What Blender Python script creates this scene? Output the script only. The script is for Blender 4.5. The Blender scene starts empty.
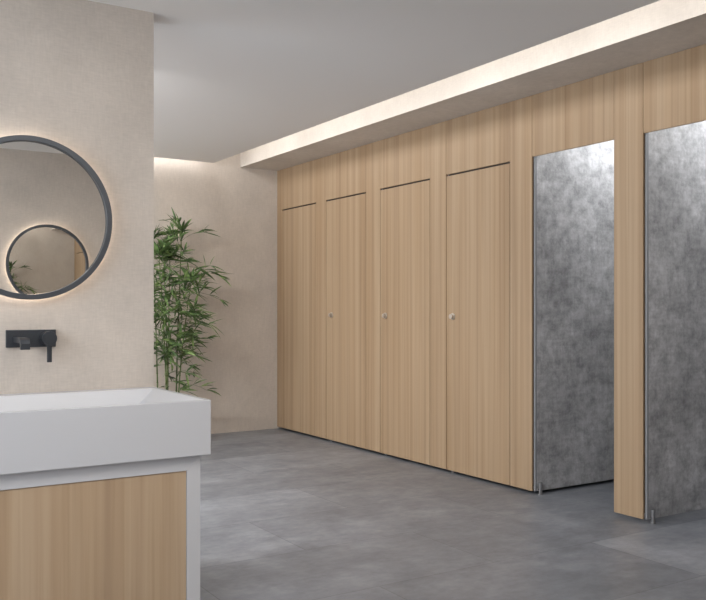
import bpy, bmesh, math, random
from mathutils import Vector, Matrix
random.seed(7)
S = bpy.context.scene
C = S.collection

# ---------- room dimensions (metres) ----------
XC = 3.66          # front plane of the cubicle row
YE = 7.15          # end wall
YO = -0.15         # wall opposite the vanity
YV = 3.60          # vanity wall face
XV = 1.245         # free end of the vanity wall
XL = -1.6          # left wall
XR = 5.35          # wall behind the cubicles
ZC = 2.40          # ceiling

# ---------- materials ----------
def lin(h):
    return tuple(((v/255)/12.92 if v/255 <= .04045 else ((v/255+.055)/1.055)**2.4) for v in h) + (1,)

def mat(name, col, rough=.5, metal=0.0, spec=.5):
    m = bpy.data.materials.new(name); m.use_nodes = True
    b = m.node_tree.nodes['Principled BSDF']
    b.inputs['Base Color'].default_value = lin(col)
    b.inputs['Roughness'].default_value = rough
    b.inputs['Metallic'].default_value = metal
    b.inputs['Specular IOR Level'].default_value = spec
    return m

class N:
    def __init__(s, m):
        s.nt = m.node_tree; s.b = s.nt.nodes['Principled BSDF']
    def n(s, t, **kw):
        x = s.nt.nodes.new(t)
        for k, v in kw.items(): setattr(x, k, v)
        return x
    def l(s, a, b): s.nt.links.new(a, b)
    def pos(s, scale=(1,1,1), loc=(0,0,0)):
        g = s.n('ShaderNodeNewGeometry'); mp = s.n('ShaderNodeMapping')
        mp.inputs['Scale'].default_value = scale; mp.inputs['Location'].default_value = loc
        s.l(g.outputs['Position'], mp.inputs['Vector']); return mp.outputs[0]
    def noise(s, vec, scale, detail=4, rough=.5):
        x = s.n('ShaderNodeTexNoise'); x.inputs['Scale'].default_value = scale
        x.inputs['Detail'].default_value = detail; x.inputs['Roughness'].default_value = rough
        s.l(vec, x.inputs['Vector']); return x.outputs['Fac']
    def ramp(s, fac, stops):
        r = s.n('ShaderNodeValToRGB'); e = r.color_ramp.elements
        while len(e) < len(stops): e.new(.5)
        for i, (p, c) in enumerate(stops): e[i].position = p; e[i].color = lin(c)
        s.l(fac, r.inputs[0]); return r.outputs[0]
    def mix(s, a, b, fac=.5, mode='MIX'):
        x = s.n('ShaderNodeMix', data_type='RGBA', blend_type=mode)
        if isinstance(fac, (int, float)): x.inputs[0].default_value = fac
        else: s.l(fac, x.inputs[0])
        s.l(a, x.inputs[6])
        if isinstance(b, tuple): x.inputs[7].default_value = b
        else: s.l(b, x.inputs[7])
        return x.outputs[2]
    def bump(s, h, strength, dist=.01):
        x = s.n('ShaderNodeBump'); x.inputs['Strength'].default_value = strength
        x.inputs['Distance'].default_value = dist
        s.l(h, x.inputs['Height']); s.l(x.outputs[0], s.b.inputs['Normal'])

def g(v): return (v, v, v)

def plaster_mat(name, base):
    m = mat(name, base, .85, spec=.25); k = N(m)
    f1 = k.noise(k.pos((1,1,1)), 2.2, 5, .6)
    f2 = k.noise(k.pos((28,28,160)), 1, 3, .6)
    f3 = k.noise(k.pos((130,130,18)), 1, 3, .6)
    d = tuple(int(v*.955) for v in base); u = tuple(min(255, int(v*1.04)) for v in base)
    c = k.ramp(f1, [(.3, d), (.7, u)])
    c = k.mix(c, k.ramp(f2, [(.3, g(236)), (.7, g(255))]), .55, 'MULTIPLY')
    c = k.mix(c, k.ramp(f3, [(.3, g(238)), (.7, g(255))]), .55, 'MULTIPLY')
    k.l(c, k.b.inputs['Base Color'])
    k.bump(f2, .05, .003)
    return m

def wood_mat(name, sx=1.0, up=0):
    # fine upright grain with broader light and dark stave bands
    m = mat(name, (196,168,136), .5, spec=.3); k = N(m)
    f1 = k.noise(k.pos((26*sx,26*sx,.22)), 1, 2, .5)
    f2 = k.noise(k.pos((95*sx,95*sx,.8), (3,1,7)), 1, 4, .6)
    f3 = k.noise(k.pos((9*sx,9*sx,.35), (11,5,2)), 1, 3, .5)
    c = k.ramp(f1, [(p_, tuple(v+up for v in c_)) for p_, c_ in [(.25, (155,131,106)), (.45, (171,147,120)), (.6, (179,156,129)), (.8, (163,139,113))]])
    c = k.mix(c, k.ramp(f2, [(.25, (238,235,230)), (.55, (255,255,255))]), .9, 'MULTIPLY')
    c = k.mix(c, k.ramp(f3, [(.3, (244,238,230)), (.65, (255,255,255))]), .9, 'MULTIPLY')
    k.l(c, k.b.inputs['Base Color'])
    return m

def concrete_mat(name):
    m = mat(name, (150,150,152), .42, spec=.4); k = N(m)
    f1 = k.noise(k.pos(), 2.3, 8, .68)
    f2 = k.noise(k.pos((1,1,1), (5,3,1)), 15, 8, .75)
    f3 = k.noise(k.pos((45,45,7)), 1, 3, .6)
    f4 = k.noise(k.pos((7,7,50), (4,4,4)), 1, 3, .6)
    c = k.ramp(f1, [(.3, (172,172,174)), (.5, (200,200,202)), (.68, (228,228,230))])
    c = k.mix(c, k.ramp(f2, [(.34, g(184)), (.6, g(255))]), .9, 'MULTIPLY')
    c = k.mix(c, k.ramp(f3, [(.3, g(222)), (.7, g(255))]), .6, 'MULTIPLY')
    c = k.mix(c, k.ramp(f4, [(.3, g(222)), (.7, g(255))]), .6, 'MULTIPLY')
    k.l(c, k.b.inputs['Base Color'])
    return m

def floor_mat(name):
    m = mat(name, (120,120,122), .42, spec=.35); k = N(m)
    br = k.n('ShaderNodeTexBrick'); br.offset = .5
    br.inputs['Scale'].default_value = 1
    br.inputs['Brick Width'].default_value = 1.22; br.inputs['Row Height'].default_value = .61
    br.inputs['Mortar Size'].default_value = .0022; br.inputs['Mortar Smooth'].default_value = .1
    br.inputs['Color1'].default_value = lin(g(205)); br.inputs['Color2'].default_value = lin(g(255))
    br.inputs['Mortar'].default_value = lin(g(175))
    k.l(k.pos((1,1,1), (-3.15+1.22*6, -2.87+.61*12, 0)), br.inputs['Vector'])
    f1 = k.noise(k.pos((1,1.2,1)), 1.7, 8, .66)
    f2 = k.noise(k.pos((1,1.4,1), (3,8,1)), 5.5, 8, .74)
    f3 = k.noise(k.pos((20,32,1), (3,8,1)), 1, 4, .6)
    c = k.ramp(f1, [(.3, (131,135,143)), (.5, (147,151,159)), (.66, (167,171,180))])
    c = k.mix(c, k.ramp(f2, [(.3, g(218)), (.6, g(250)), (.75, g(255))]), .9, 'MULTIPLY')
    c = k.mix(c, k.ramp(f3, [(.3, g(236)), (.7, g(255))]), .7, 'MULTIPLY')
    c = k.mix(c, br.outputs['Color'], .8, 'MULTIPLY')
    k.l(c, k.b.inputs['Base Color'])
    k.l(k.ramp(f2, [(.3, g(178)), (.7, g(160))]), k.b.inputs['Roughness'])
    return m

def leaf_mat(name):
    m = mat(name, (70,110,45), .45, spec=.4); k = N(m)
    f = k.noise(k.pos(), 14, 2, .5)
    k.l(k.ramp(f, [(.3, (62,84,52)), (.5, (90,116,70)), (.7, (140,164,102))]), k.b.inputs['Base Color'])
    k.b.inputs['Subsurface Weight'].default_value = 0
    return m

def emit_mat(name, col, strength):
    m = mat(name, col, .5)
    b = m.node_tree.nodes['Principled BSDF']
    b.inputs['Emission Color'].default_value = lin(col); b.inputs['Emission Strength'].default_value = strength
    return m

M = dict(
    plaster=plaster_mat('beige plaster', (210,200,191)),
    pale=plaster_mat('pale plaster', (218,210,201)),
    ceil=mat('grey ceiling paint', (236,235,234), .9, spec=.2),
    floor=floor_mat('grey stone tile'),
    wood=wood_mat('light ash veneer'),
    wood_v=wood_mat('vanity ash veneer', .6, 12),
    conc=concrete_mat('concrete laminate'),
    core=mat('dark panel core', (58,50,44), .6),
    white=mat('white satin lacquer', (200,200,203), .4),
    ceramic=mat('white ceramic', (198,199,203), .22, spec=.5),
    black=mat('matt graphite metal', (62,66,72), .36, .35),
    frame=mat('dark grey metal', (80,84,90), .4, .4),
    chrome=mat('brushed chrome', (205,196,186), .42, .8),
    steel=mat('satin steel', (150,150,152), .4, .8),
    alu=mat('anodised aluminium', (140,141,144), .6, .1),
    mirror=mat('mirror silver', (238,238,236), .0, 1),
    leaf=leaf_mat('bamboo leaf'), cane=mat('green cane', (82,98,52), .45),
    soil=mat('soil', (50,38,30), .95), pot=mat('charcoal clay', (70,70,72), .6),
    pane=emit_mat('glowing added window glass', (225,235,245), 1.0),  # glowing pane of the added, unseen windows
    led=emit_mat('warm led', (255,238,220), 13.0),
    cove=emit_mat('cove led', (255,242,230), 2.5),
    diff=emit_mat('lamp diffuser', (255,246,236), 3.0),
)

# ---------- mesh helpers ----------
def box(bm, x0, x1, y0, y1, z0, z1):
    r = bmesh.ops.create_cube(bm, size=1)
    for v in r['verts']:
        v.co = Vector((x0+(v.co.x+.5)*(x1-x0), y0+(v.co.y+.5)*(y1-y0), z0+(v.co.z+.5)*(z1-z0)))
    return r['verts']

def cyl(bm, p, q, r0, r1=None, seg=20):
    r1 = r0 if r1 is None else r1
    p, q = Vector(p), Vector(q); d = q-p
    M4 = Matrix.Translation((p+q)/2) @ d.to_track_quat('Z', 'Y').to_matrix().to_4x4()
    bmesh.ops.create_cone(bm, cap_ends=True, segments=seg, radius1=r0, radius2=r1, depth=d.length, matrix=M4)

def ring(bm, cx, cz, ysign, y0, prof, seg=128):
    """lathe a closed (radius, distance off the wall) profile around the wall normal"""
    rows = []
    for i in range(seg):
        t = 2*math.pi*i/seg
        rows.append([bm.verts.new((cx+r*math.cos(t), y0+ysign*d, cz+r*math.sin(t))) for r, d in prof])
    n = len(prof)
    for i in range(seg):
        a, b = rows[i], rows[(i+1) % seg]
        for j in range(n):
            bm.faces.new((a[j], a[(j+1) % n], b[(j+1) % n], b[j]))

def obj(name, bm, material, parent=None, bevel=0, smooth=False, loc=None):
    bmesh.ops.recalc_face_normals(bm, faces=bm.faces)
    me = bpy.data.meshes.new(name)
    off = parent.matrix_world.translation.copy() if parent else Vector(loc or (0,0,0))
    if parent:
        p = parent; off = Vector((0,0,0))
        while p: off += p.location; p = p.parent
    for v in bm.verts: v.co -= off
    bm.to_mesh(me); bm.free()
    for m in (material if isinstance(material, list) else [material]): me.materials.append(m)
    if smooth:
        for f in me.polygons: f.use_smooth = True
    o = bpy.data.objects.new(name, me); C.objects.link(o)
    if parent: o.parent = parent
    else: o.location = off
    if bevel:
        b = o.modifiers.new('bevel', 'BEVEL'); b.width = bevel; b.segments = 3; b.limit_method = 'ANGLE'
        b.harden_normals = False
    return o

def boxo(name, dims, material, parent=None, bevel=0, loc=None):
    bm = bmesh.new(); box(bm, *dims); return obj(name, bm, material, parent, bevel, loc=loc)

def struct(name, dims, material):
    o = boxo(name, dims, material); o['kind'] = 'structure'; return o

def tag(o, label, cat, group=None):
    o['label'] = label; o['category'] = cat
    if group: o['group'] = group
    return o

def thing(name, label, cat, loc, group=None):
    o = bpy.data.objects.new(name, None); o.empty_display_size = .1
    C.objects.link(o); o.location = loc
    return tag(o, label, cat, group)

# ---------- room shell ----------
XF = 2.975         # right edge of the floating ceiling
XB = 3.285         # face of the bulkhead over the cubicles
struct('floor', (XL-.1, XR+.1, YO-.1, YE+.1, -.1, 0), M['floor'])
struct('wall_end', (XL-.1, XR+.1, YE, YE+.1, 0, 2.9), M['plaster'])

wins = [(.4, 3.1), (4.3, 6.7)]  # unseen windows, added for soft side light on ceiling and cubicle fronts
bm = bmesh.new()
W0, W1 = .75, 2.25
box(bm, XL-.1, XL, YO, YE, 0, W0); box(bm, XL-.1, XL, YO, YE, W1, 2.9)
for y0, y1 in ((YO, .4), (3.1, 4.3), (6.7, YE)): box(bm, XL-.1, XL, y0, y1, W0, W1)
o = obj('wall_left', bm, M['plaster']); o['kind'] = 'structure'
for k_, (y0, y1) in enumerate(wins):
    root = bpy.data.objects.new('window_%d' % (k_+1), None); C.objects.link(root); root.location = (XL, (y0+y1)/2, W0)
    root['kind'] = 'structure'
    bm = bmesh.new(); q = .05
    box(bm, XL-.08, XL-.02, y0, y1, W0, W0+q); box(bm, XL-.08, XL-.02, y0, y1, W1-q, W1)
    for u in (y0, (y0+y1)/2-q/2, y1-q): box(bm, XL-.08, XL-.02, u, u+q, W0+q, W1-q)
    obj('window_frame', bm, M['white'], root)
    boxo('window_pane', (XL-.055, XL-.047, y0+q, y1-q, W0+q, W1-q), M['pane'], root)
    ld = bpy.data.lights.new('added_daylight', 'AREA'); ld.shape = 'RECTANGLE'  # fill light standing in the added window
    ld.size, ld.size_y = W1-W0-.1, y1-y0-.1; ld.energy = (50, 54)[k_]; ld.color = (.90, .95, 1)
    lo = bpy.data.objects.new('added_daylight', ld); C.objects.link(lo)
    lo.location = (XL+.01, (y0+y1)/2, (W0+W1)/2); lo.rotation_euler = (0, math.radians(-90), 0)

struct('wall_right', (XR, XR+.1, YO, YE, 0, 2.9), M['plaster'])
struct('wall_opposite', (XL-.1, XR+.1, YO-.1, YO, 0, 2.9), M['plaster'])
struct('wall_vanity', (XL, XV, YV, YV+.15, 0, ZC), M['plaster'])
struct('ceiling', (XL, XF, YO, 7.03, ZC, ZC+.04), M['ceil'])
struct('ceiling_slab', (XL-.1, XR+.1, YO-.1, YE+.1, 2.9, 3.0), M['pale'])
struct('trim_bulkhead', (XB, XR, YO, YE, 2.405, 2.9), M['pale'])

# cove light strip on top of the floating ceiling, out of sight from below
def strip(label, dims, lloc, size, energy, rot):
    t = thing('cove_light', label, 'light', (dims[0], dims[2], ZC+.04), 'cove lights on the floating ceiling')
    boxo('channel', (dims[0], dims[1], dims[2], dims[3], ZC+.04, ZC+.055), M['alu'], t)
    boxo('diffuser', (dims[0]+.005, dims[1]-.005, dims[2]+.005, dims[3]-.005, ZC+.055, ZC+.062), M['cove'], t)
    ld = bpy.data.lights.new('lamp', 'AREA'); ld.shape = 'RECTANGLE'; ld.size, ld.size_y = size
    ld.energy = energy; ld.color = (1, .98, .955)
    lo = bpy.data.objects.new('lamp', ld); C.objects.link(lo); lo.parent = t
    lo.location = Vector(lloc)-t.location; lo.rotation_euler = rot
strip('long cove light strip hidden above the ceiling edge facing the cubicle bulkhead',
      (XF-.10, XF-.05, 0, 6.9), (XF-.03, 3.5, ZC+.12), (.1, 6.9), 17, (0, math.radians(-90), 0))
strip('short cove light strip hidden above the ceiling edge facing the end wall',
      (-1.4, 2.85, 6.90, 6.95), (.8, 6.99, ZC+.12), (4.2, .1), 12, (math.radians(90), 0, 0))

# unseen flush ceiling lamps, added to light the room and the end wall
def lamp(label, x0, x1, y0, y1, energy, tilt=0):
    t = thing('added_ceiling_light', label, 'light', ((x0+x1)/2, (y0+y1)/2, ZC))
    bm = bmesh.new()
    w = .02
    for d in ((x0, x1, y0, y0+w), (x0, x1, y1-w, y1), (x0, x0+w, y0+w, y1-w), (x1-w, x1, y0+w, y1-w)):
        box(bm, *d, ZC-.012, ZC)
    obj('frame', bm, M['white'], t)
    boxo('diffuser', (x0+w, x1-w, y0+w, y1-w, ZC-.008, ZC-.002), M['diff'], t)
    ld = bpy.data.lights.new('lamp', 'AREA'); ld.shape = 'RECTANGLE'
    ld.size, ld.size_y = x1-x0-.06, y1-y0-.06; ld.energy = energy; ld.color = (1, .985, .96)
    lo = bpy.data.objects.new('lamp', ld); C.objects.link(lo); lo.parent = t; lo.location = (0, 0, -.014)
    if tilt: lo.location.z = -.014-(y1-y0)/2*math.sin(tilt); lo.rotation_euler = (tilt, 0, 0)
lamp('added unseen wide flush ceiling light above the space in front of the vanity', .3, 2.1, 1.2, 2.2, 14)  # added out of view to light the vanity side
lamp('added unseen flush ceiling light in the corridor behind the vanity wall', .1, 1.5, 5.0, 6.6, 22)  # added behind the vanity wall so the end wall gets light
lamp('added unseen narrow wall-washing fill light just behind the vanity wall', -.3, 1.3, 4.3, 4.44, 46, math.radians(55))  # added hidden washer, tilted to brighten the end wall

# ---------- toilet cubicles ----------
T = .013
ZT = 2.404
DT = 2.022         # top of the doors
# (near edge of post, far edge of post = near edge of door, far edge of opening, closed?)
bays = [
    (6.248, 6.418, 7.051, True,  'closed ash cubicle at the far end, beside the beige end wall'),
    (5.432, 5.628, 6.248, True,  'closed ash cubicle with round lock, second from the end wall'),
    (4.624, 4.804, 5.432, True,  'closed ash cubicle with round lock, third from the end wall'),
    (3.795, 3.987, 4.624, True,  'closed ash cubicle next to the open doorway with grey concrete partition'),
    (2.978, 3.170, 3.795, False, 'open cubicle whose grey concrete partition shows between two ash posts'),
    (2.160, 2.352, 2.978, False, 'open cubicle nearest the viewer, grey partition cut by the right picture edge'),
    (1.342, 1.534, 2.160, True,  'closed ash cubicle right of the nearest open cubicle, beyond the photo edge'),
    (0.524, 0.716, 1.342, True,  'closed ash cubicle second beyond the right photo edge'),
]
e = .0015
for i, (yn, yp, yf, closed, label) in enumerate(bays):
    t = thing('toilet_cubicle', label, 'cubicle', (XC, (yn+yf)/2, 0), 'toilet cubicles in the row')
    yn2 = YO+.002 if i == len(bays)-1 else yn+e
    bm = bmesh.new(); box(bm, XC, XC+T, yn2, yp, .02, ZT)
    obj('post_panel', bm, M['wood'], t, .001)
    boxo('header_panel', (XC, XC+T, yp+e, yf-e, DT+.012, ZT), M['wood'], t, .001)
    if i == 0:
        boxo('filler_panel', (XC, XC+T, yf, YE-.001, .02, ZT), M['wood'], t, .001)
    # partition wall between this cubicle and the next one further away
    py = yf+.004
    if True:
        if i > 0:
            boxo('partition', (XC+T+.012, XR-.002, yf-.015, yf-.002, .02, ZT), M['conc'], t)
            boxo('edge_profile', (XC+T+.0003, XC+T+.012, yf-.0152, yf-.002, .02, ZT), M['alu'], t)
            bm = bmesh.new()
            fy = yf-.018; fx = XC+T+.028
            cyl(bm, (fx, fy-.012, .0), (fx, fy-.012, .007), .015)
            cyl(bm, (fx, fy-.012, .004), (fx, fy-.012, .072), .0115)
            cyl(bm, (XC+T+.004, fy-.008, .032), (fx, fy-.008, .032), .005)
            f = obj('foot', bm, M['steel'], t, .001); f['label'] = 'small chrome levelling foot'
    # dark batten behind the joints of the front and a recessed plinth shadow rail
    bm = bmesh.new()
    box(bm, XC+T+.0005, XC+T+.01, yn2+.002, yp-.012, .05, ZT)
    obj('back_batten', bm, M['core'], t)
    if closed:
        d = boxo('door', (XC, XC+T, yp+.005, yf-.005, .02, DT), M['wood'], t, .001)
        bm = bmesh.new()
        box(bm, XC+T+.0005, XC+T+.012, yp-.01, yf-.001, DT-.03, DT+.03)
        box(bm, XC+T+.0005, XC+T+.012, yp-.01, yp+.014, .03, DT)
        box(bm, XC+T+.0005, XC+T+.012, yf-.014, yf-.001, .03, DT)
        obj('door_stop', bm, M['core'], t)
        if i > 0:
            ly, lz = yf-(.095 if i == 1 else .075), 1.066
            bm = bmesh.new()
            cyl(bm, (XC, ly, lz), (XC-.006, ly, lz), .023, seg=32)
            cyl(bm, (XC-.006, ly, lz), (XC-.024, ly, lz), .014, .0165, seg=32)
            k = obj('lock_knob', bm, M['chrome'], d, .002); k['label'] = 'round satin chrome lock knob'
    else:
        # door folded out of the way is not shown; lamp recessed in the soffit of the open cubicle
        lt = thing('recessed_downlight', 'round downlight in the ceiling inside the ' +
                   ('farther open cubicle' if i == 4 else 'nearest open cubicle'), 'light', (4.35, yp+.16, 2.404))
        bm = bmesh.new()
        ringp = [(.09, 0), (.09, .008), (.07, .008), (.07, 0)]
        n = 40; rows = []
        for q in range(n):
            a = 2*math.pi*q/n
            rows.append([bm.verts.new((4.35+r*math.cos(a), yp+.16+r*math.sin(a), 2.4045-h)) for r, h in ringp])
        for q in range(n):
            a_, b_ = rows[q], rows[(q+1) % n]
            for j in range(4): bm.faces.new((a_[j], a_[(j+1) % 4], b_[(j+1) % 4], b_[j]))
        obj('bezel', bm, M['alu'], lt)
        bm = bmesh.new(); cyl(bm, (4.35, yp+.16, 2.4045), (4.35, yp+.16, 2.400), .069, seg=40)
        obj('lens', bm, M['diff'], lt)
        ld = bpy.data.lights.new('lamp', 'AREA'); ld.shape = 'DISK'; ld.size = .14; ld.energy = 14; ld.color = (.96, .98, 1)
        lo = bpy.data.objects.new('lamp', ld); C.objects.link(lo); lo.parent = lt; lo.location = (0, 0, -.012); lo.rotation_euler = (math.radians(48), 0, 0)

# ---------- round mirrors ----------
def mirror(label, cx, cz, y0, sg):
    R = .325
    t = thing('round_mirror', label, 'mirror', (cx, y0, cz), 'round backlit mirrors')
    bm = bmesh.new()
    ring(bm, cx, cz, sg, y0, [(R, .018), (R, .05), (R-.021, .05), (R-.021, .018)])
    o = obj('frame', bm, M['frame'], t, .0015)
    bm = bmesh.new()
    cyl(bm, (cx, y0+sg*.019, cz), (cx, y0+sg*.034, cz), R-.0215, seg=128)
    obj('mirror_glass', bm, M['mirror'], t)
    bm = bmesh.new()
    ring(bm, cx, cz, sg, y0, [(R-.028, .001), (R-.028, .017), (R-.036, .017), (R-.036, .001)])
    obj('backlight', bm, M['led'], t)
mirror('large round dark-framed mirror glowing on the wall above the basin', .726, 1.480, YV, -1)
mirror('round dark-framed mirror on the opposite wall, seen as the small circle in the reflection', 1.618, 1.480, YO, 1)

# ---------- wall tap ----------
t = thing('wall_tap', 'matt black wall-mounted mixer tap under the round mirror', 'tap', (.737, YV, .99))
boxo('wall_plate', (.641, .832, YV-.012, YV, .965, 1.035), M['black'], t, .002)
# spout: flat bar that leaves the plate and turns down at its end
prof = [(-.012, 1.006), (-.135, 1.006), (-.152, .998), (-.160, .984), (-.160, .962), (-.142, .962), (-.142, .980), (-.134, .986), (-.012, .986)]
bm = bmesh.new()
a = [bm.verts.new((.667, YV+d, z)) for d, z in prof]; b = [bm.verts.new((.702, YV+d, z)) for d, z in prof]
bm.faces.new(a); bm.faces.new(b[::-1])
for q in range(len(prof)): bm.faces.new((a[q], a[(q+1) % len(prof)], b[(q+1) % len(prof)], b[q]))
obj('spout', bm, M['black'], t, .0015)
bm = bmesh.new(); cyl(bm, (.797, YV-.012, 1.0), (.797, YV-.060, 1.0), .029, seg=40)
obj('handle_body', bm, M['black'], t, .002)
bm = bmesh.new(); box(bm, .788, .806, YV-.058, YV-.046, .905, .985)
obj('lever', bm, M['black'], t, .002)

# ---------- basin ----------
BX0, BX1, BY0, BY1, BZ0, BZ1 = .205, 1.241, 2.955, YV-.001, .580, .7828
bm = bmesh.new()
def rect(x0, x1, y0, y1, z): return [bm.verts.new(p) for p in ((x0,y0,z),(x1,y0,z),(x1,y1,z),(x0,y1,z))]
o0 = rect(BX0, BX1, BY0, BY1, BZ0); o1 = rect(BX0, BX1, BY0, BY1, BZ1)
i1 = rect(BX0+.022, BX1-.022, BY0+.016, BY1-.075, BZ1)
i2 = rect(BX0+.16, BX1-.16, BY0+.05, BY1-.12, BZ1-.115)
bm.faces.new(o0)
for A, B in ((o0, o1), (o1, i1), (i1, i2)):
    for q in range(4): bm.faces.new((A[q], A[(q+1) % 4], B[(q+1) % 4], B[q]))
bm.faces.new(i2)
t = thing('wash_basin', 'long white rectangular basin on the wood-fronted vanity unit', 'basin', ((BX0+BX1)/2, (BY0+BY1)/2, BZ0))
obj('basin_body', bm, M['ceramic'], t, .004)
bm = bmesh.new(); cyl(bm, (.684, 3.27, BZ1-.1145), (.684, 3.27, BZ1-.109), .032, seg=40)
obj('drain_cover', bm, M['chrome'], t, .001)

# ---------- vanity unit ----------
VX0, VX1, VY, VZ = .238, 1.208, 2.980, BZ0-.001
t = thing('vanity_unit', 'white vanity cabinet with ash veneer front under the basin', 'cabinet', ((VX0+VX1)/2, 3.3, 0))
w = .052
bm = bmesh.new()
# mitred face frame
def quadbar(p4, y0, y1):
    A = [bm.verts.new((x, y0, z)) for x, z in p4]; B = [bm.verts.new((x, y1, z)) for x, z in p4]
    bm.faces.new(A); bm.faces.new(B[::-1])
    for q in range(4): bm.faces.new((A[q], A[(q+1) % 4], B[(q+1) % 4], B[q]))
wt = .053
quadbar([(VX0, VZ), (VX1, VZ), (VX1-w, VZ-wt), (VX0+w, VZ-wt)], VY, VY+.02)
quadbar([(VX1, VZ), (VX1, .0), (VX1-w, .0), (VX1-w, VZ-wt)], VY, VY+.02)
quadbar([(VX0, .0), (VX0, VZ), (VX0+w, VZ-wt), (VX0+w, .0)], VY, VY+.02)
obj('face_frame', bm, M['white'], t, .0008)
bm = bmesh.new()
box(bm, VX1-.02, VX1, VY+.0205, YV-.002, 0, VZ)
box(bm, VX0, VX0+.02, VY+.0205, YV-.002, 0, VZ)
box(bm, VX0+.0205, VX1-.0205, YV-.02, YV-.002, 0, VZ)
obj('carcass', bm, M['white'], t, .001)
boxo('front_panel', (VX0+w+.0015, VX1-w-.0015, VY+.004, VY+.019, .012, VZ-wt-.0015), M['wood_v'], t, .001)

# ---------- bamboo ----------
PX, PY = 2.50, 6.80
t = thing('potted_bamboo', 'tall leafy bamboo plant beside the end wall behind the basin', 'plant', (PX, PY, 0))
bm = bmesh.new()
pr = [(.0, 0), (.125, 0), (.165, .30), (.172, .30), (.172, .33), (.150, .33), (.146, .285), (0, .285)]
seg = 48; rows = []
for r, z in pr:
    rows.append([bm.verts.new((PX+max(r, .0005)*math.cos(2*math.pi*q/seg), PY+max(r, .0005)*math.sin(2*math.pi*q/seg), z)) for q in range(seg)])
for j in range(len(pr)-1):
    for q in range(seg): bm.faces.new((rows[j][q], rows[j][(q+1) % seg], rows[j+1][(q+1) % seg], rows[j+1][q]))
obj('pot', bm, M['pot'], t, smooth=False)
bm = bmesh.new(); cyl(bm, (PX, PY, .287), (PX, PY, .302), .144, seg=48)
obj('soil', bm, M['soil'], t)

def leaf(bm, base, d, L, W):
    d = d.normalized()
    side = d.cross(Vector((0, 0, 1)))
    if side.length < .1: side = Vector((1, 0, 0))
    side.normalize()
    side = (Matrix.Rotation(random.uniform(-.9, .9), 3, d) @ side)
    up = side.cross(d)
    droop = Vector((0, 0, -1))*L*random.uniform(.05, .35)
    cs = []
    for s_, w_ in ((0, .12), (.25, .85), (.5, 1), (.78, .6), (1, 0)):
        c_ = base + d*L*s_ + droop*s_*s_
        cs.append((c_, w_*W/2))
    prev = None
    for k_, (c_, w_) in enumerate(cs):
        if w_ == 0: cur = [bm.verts.new(c_)]
        else: cur = [bm.verts.new(c_-side*w_+up*w_*.35), bm.verts.new(c_), bm.verts.new(c_+side*w_+up*w_*.35)]
        if prev:
            if len(cur) == 3:
                bm.faces.new((prev[0], prev[1], cur[1], cur[0])); bm.faces.new((prev[1], prev[2], cur[2], cur[1]))
            else:
                bm.faces.new((prev[0], prev[1], cur[0])); bm.faces.new((prev[1], prev[2], cur[0]))
        prev = cur

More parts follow.
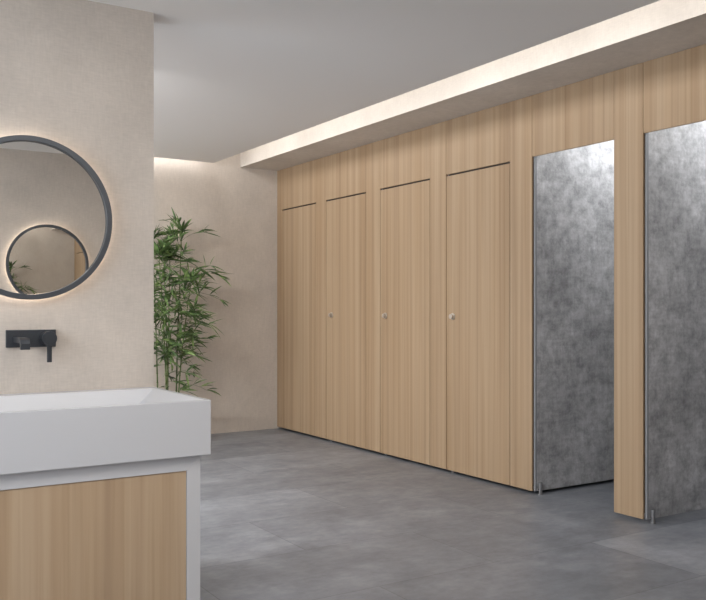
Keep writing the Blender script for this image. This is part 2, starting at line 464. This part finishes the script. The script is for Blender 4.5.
# (base x, y, top x, y, height)
canes = [(2.555, 6.83, 2.61, 6.84, 1.76), (2.470, 6.80, 2.49, 6.80, 1.52), (2.40, 6.84, 2.36, 6.86, 1.68),
         (2.44, 6.74, 2.36, 6.70, 1.56), (2.53, 6.72, 2.62, 6.66, 1.34), (2.50, 6.88, 2.47, 6.90, 1.58)]
for (x0, y0, x1, y1, h) in canes:
    bm = bmesh.new(); fb = bmesh.new()
    n = int(h/.085)
    pts = []
    for q in range(n+1):
        s_ = q/n
        pts.append(Vector((x0+(x1-x0)*s_**1.5, y0+(y1-y0)*s_**1.5, .29+(h-.29)*s_)))
    r = .0068
    for q in range(n):
        ra = r*(1-.6*q/n); rb = r*(1-.6*(q+1)/n)
        cyl(bm, pts[q], pts[q+1], ra, rb, 10)
        if q: cyl(bm, pts[q]-Vector((0, 0, .002)), pts[q]+Vector((0, 0, .003)), ra*1.3, seg=10)
    for q in range(1, n+1):
        p = pts[q]
        if p.z < .40: continue
        dens = 1 if p.z < .7 else (2 if p.z < 1.0 else random.choice((2, 2, 3)))
        if p.z < .7 and random.random() < .35: continue
        for b_ in range(dens):
            az = random.uniform(0, 2*math.pi)
            frac = (p.z-.4)/(h-.4)
            L = random.uniform(.10, .36)*(1.1-.6*abs(frac-.6))
            el = random.uniform(.05, .7) + (.5 if q > n-3 else 0)
            d = Vector((math.cos(az)*math.cos(el), math.sin(az)*math.cos(el)*.75, math.sin(el)))
            if p.y+d.y*L > YE-.22: d.y = -abs(d.y)
            prev = p
            mseg = 4
            for m_ in range(1, mseg+1):
                cur = p + d*L*m_/mseg + Vector((0, 0, -.35*L*(m_/mseg)**2))
                cyl(bm, prev, cur, .0016, .0012, 5)
                if m_ >= 2:
                    for _ in range(random.choice((1, 1, 2)) if m_ < mseg else 4):
                        dd = Vector((d.x, d.y, d.z*.3)) + Vector((random.uniform(-.75, .75), random.uniform(-.75, .75), random.uniform(-.45, .6)))
                        LL = random.uniform(.10, .17)
                        if dd.normalized().y*LL+cur.y > YE-.03: dd.y = -abs(dd.y)
                        leaf(fb, cur, dd, LL, random.uniform(.014, .023))
                prev = cur
    # spray at the tip
    for _ in range(20):
        az = random.uniform(0, 2*math.pi)
        leaf(fb, pts[-1], Vector((math.cos(az)*.6, math.sin(az)*.5, random.uniform(-.1, 1.2))), random.uniform(.13, .21), .026)
    st = obj('stem', bm, M['cane'], t, smooth=True)
    obj('foliage', fb, M['leaf'], st)

# ---------- camera ----------
f = 857.0
a = math.atan(539/857)
cd = bpy.data.cameras.new('camera'); cam = bpy.data.objects.new('camera', cd); C.objects.link(cam)
cam.location = (0, 0, 1.12); cam.rotation_euler = (math.pi/2, 0, -a)
cd.sensor_fit = 'HORIZONTAL'; cd.sensor_width = 36; cd.lens = f/706*36
cd.shift_y = 8.5/706; cd.clip_start = .02
S.camera = cam

w_ = bpy.data.worlds.new('world'); S.world = w_; w_.use_nodes = True
w_.node_tree.nodes['Background'].inputs[0].default_value = (.05, .05, .05, 1)
S.view_settings.view_transform = 'Standard'; S.view_settings.look = 'None'
S.view_settings.gamma = 1; S.view_settings.exposure = 0
S.view_settings.use_curve_mapping = False
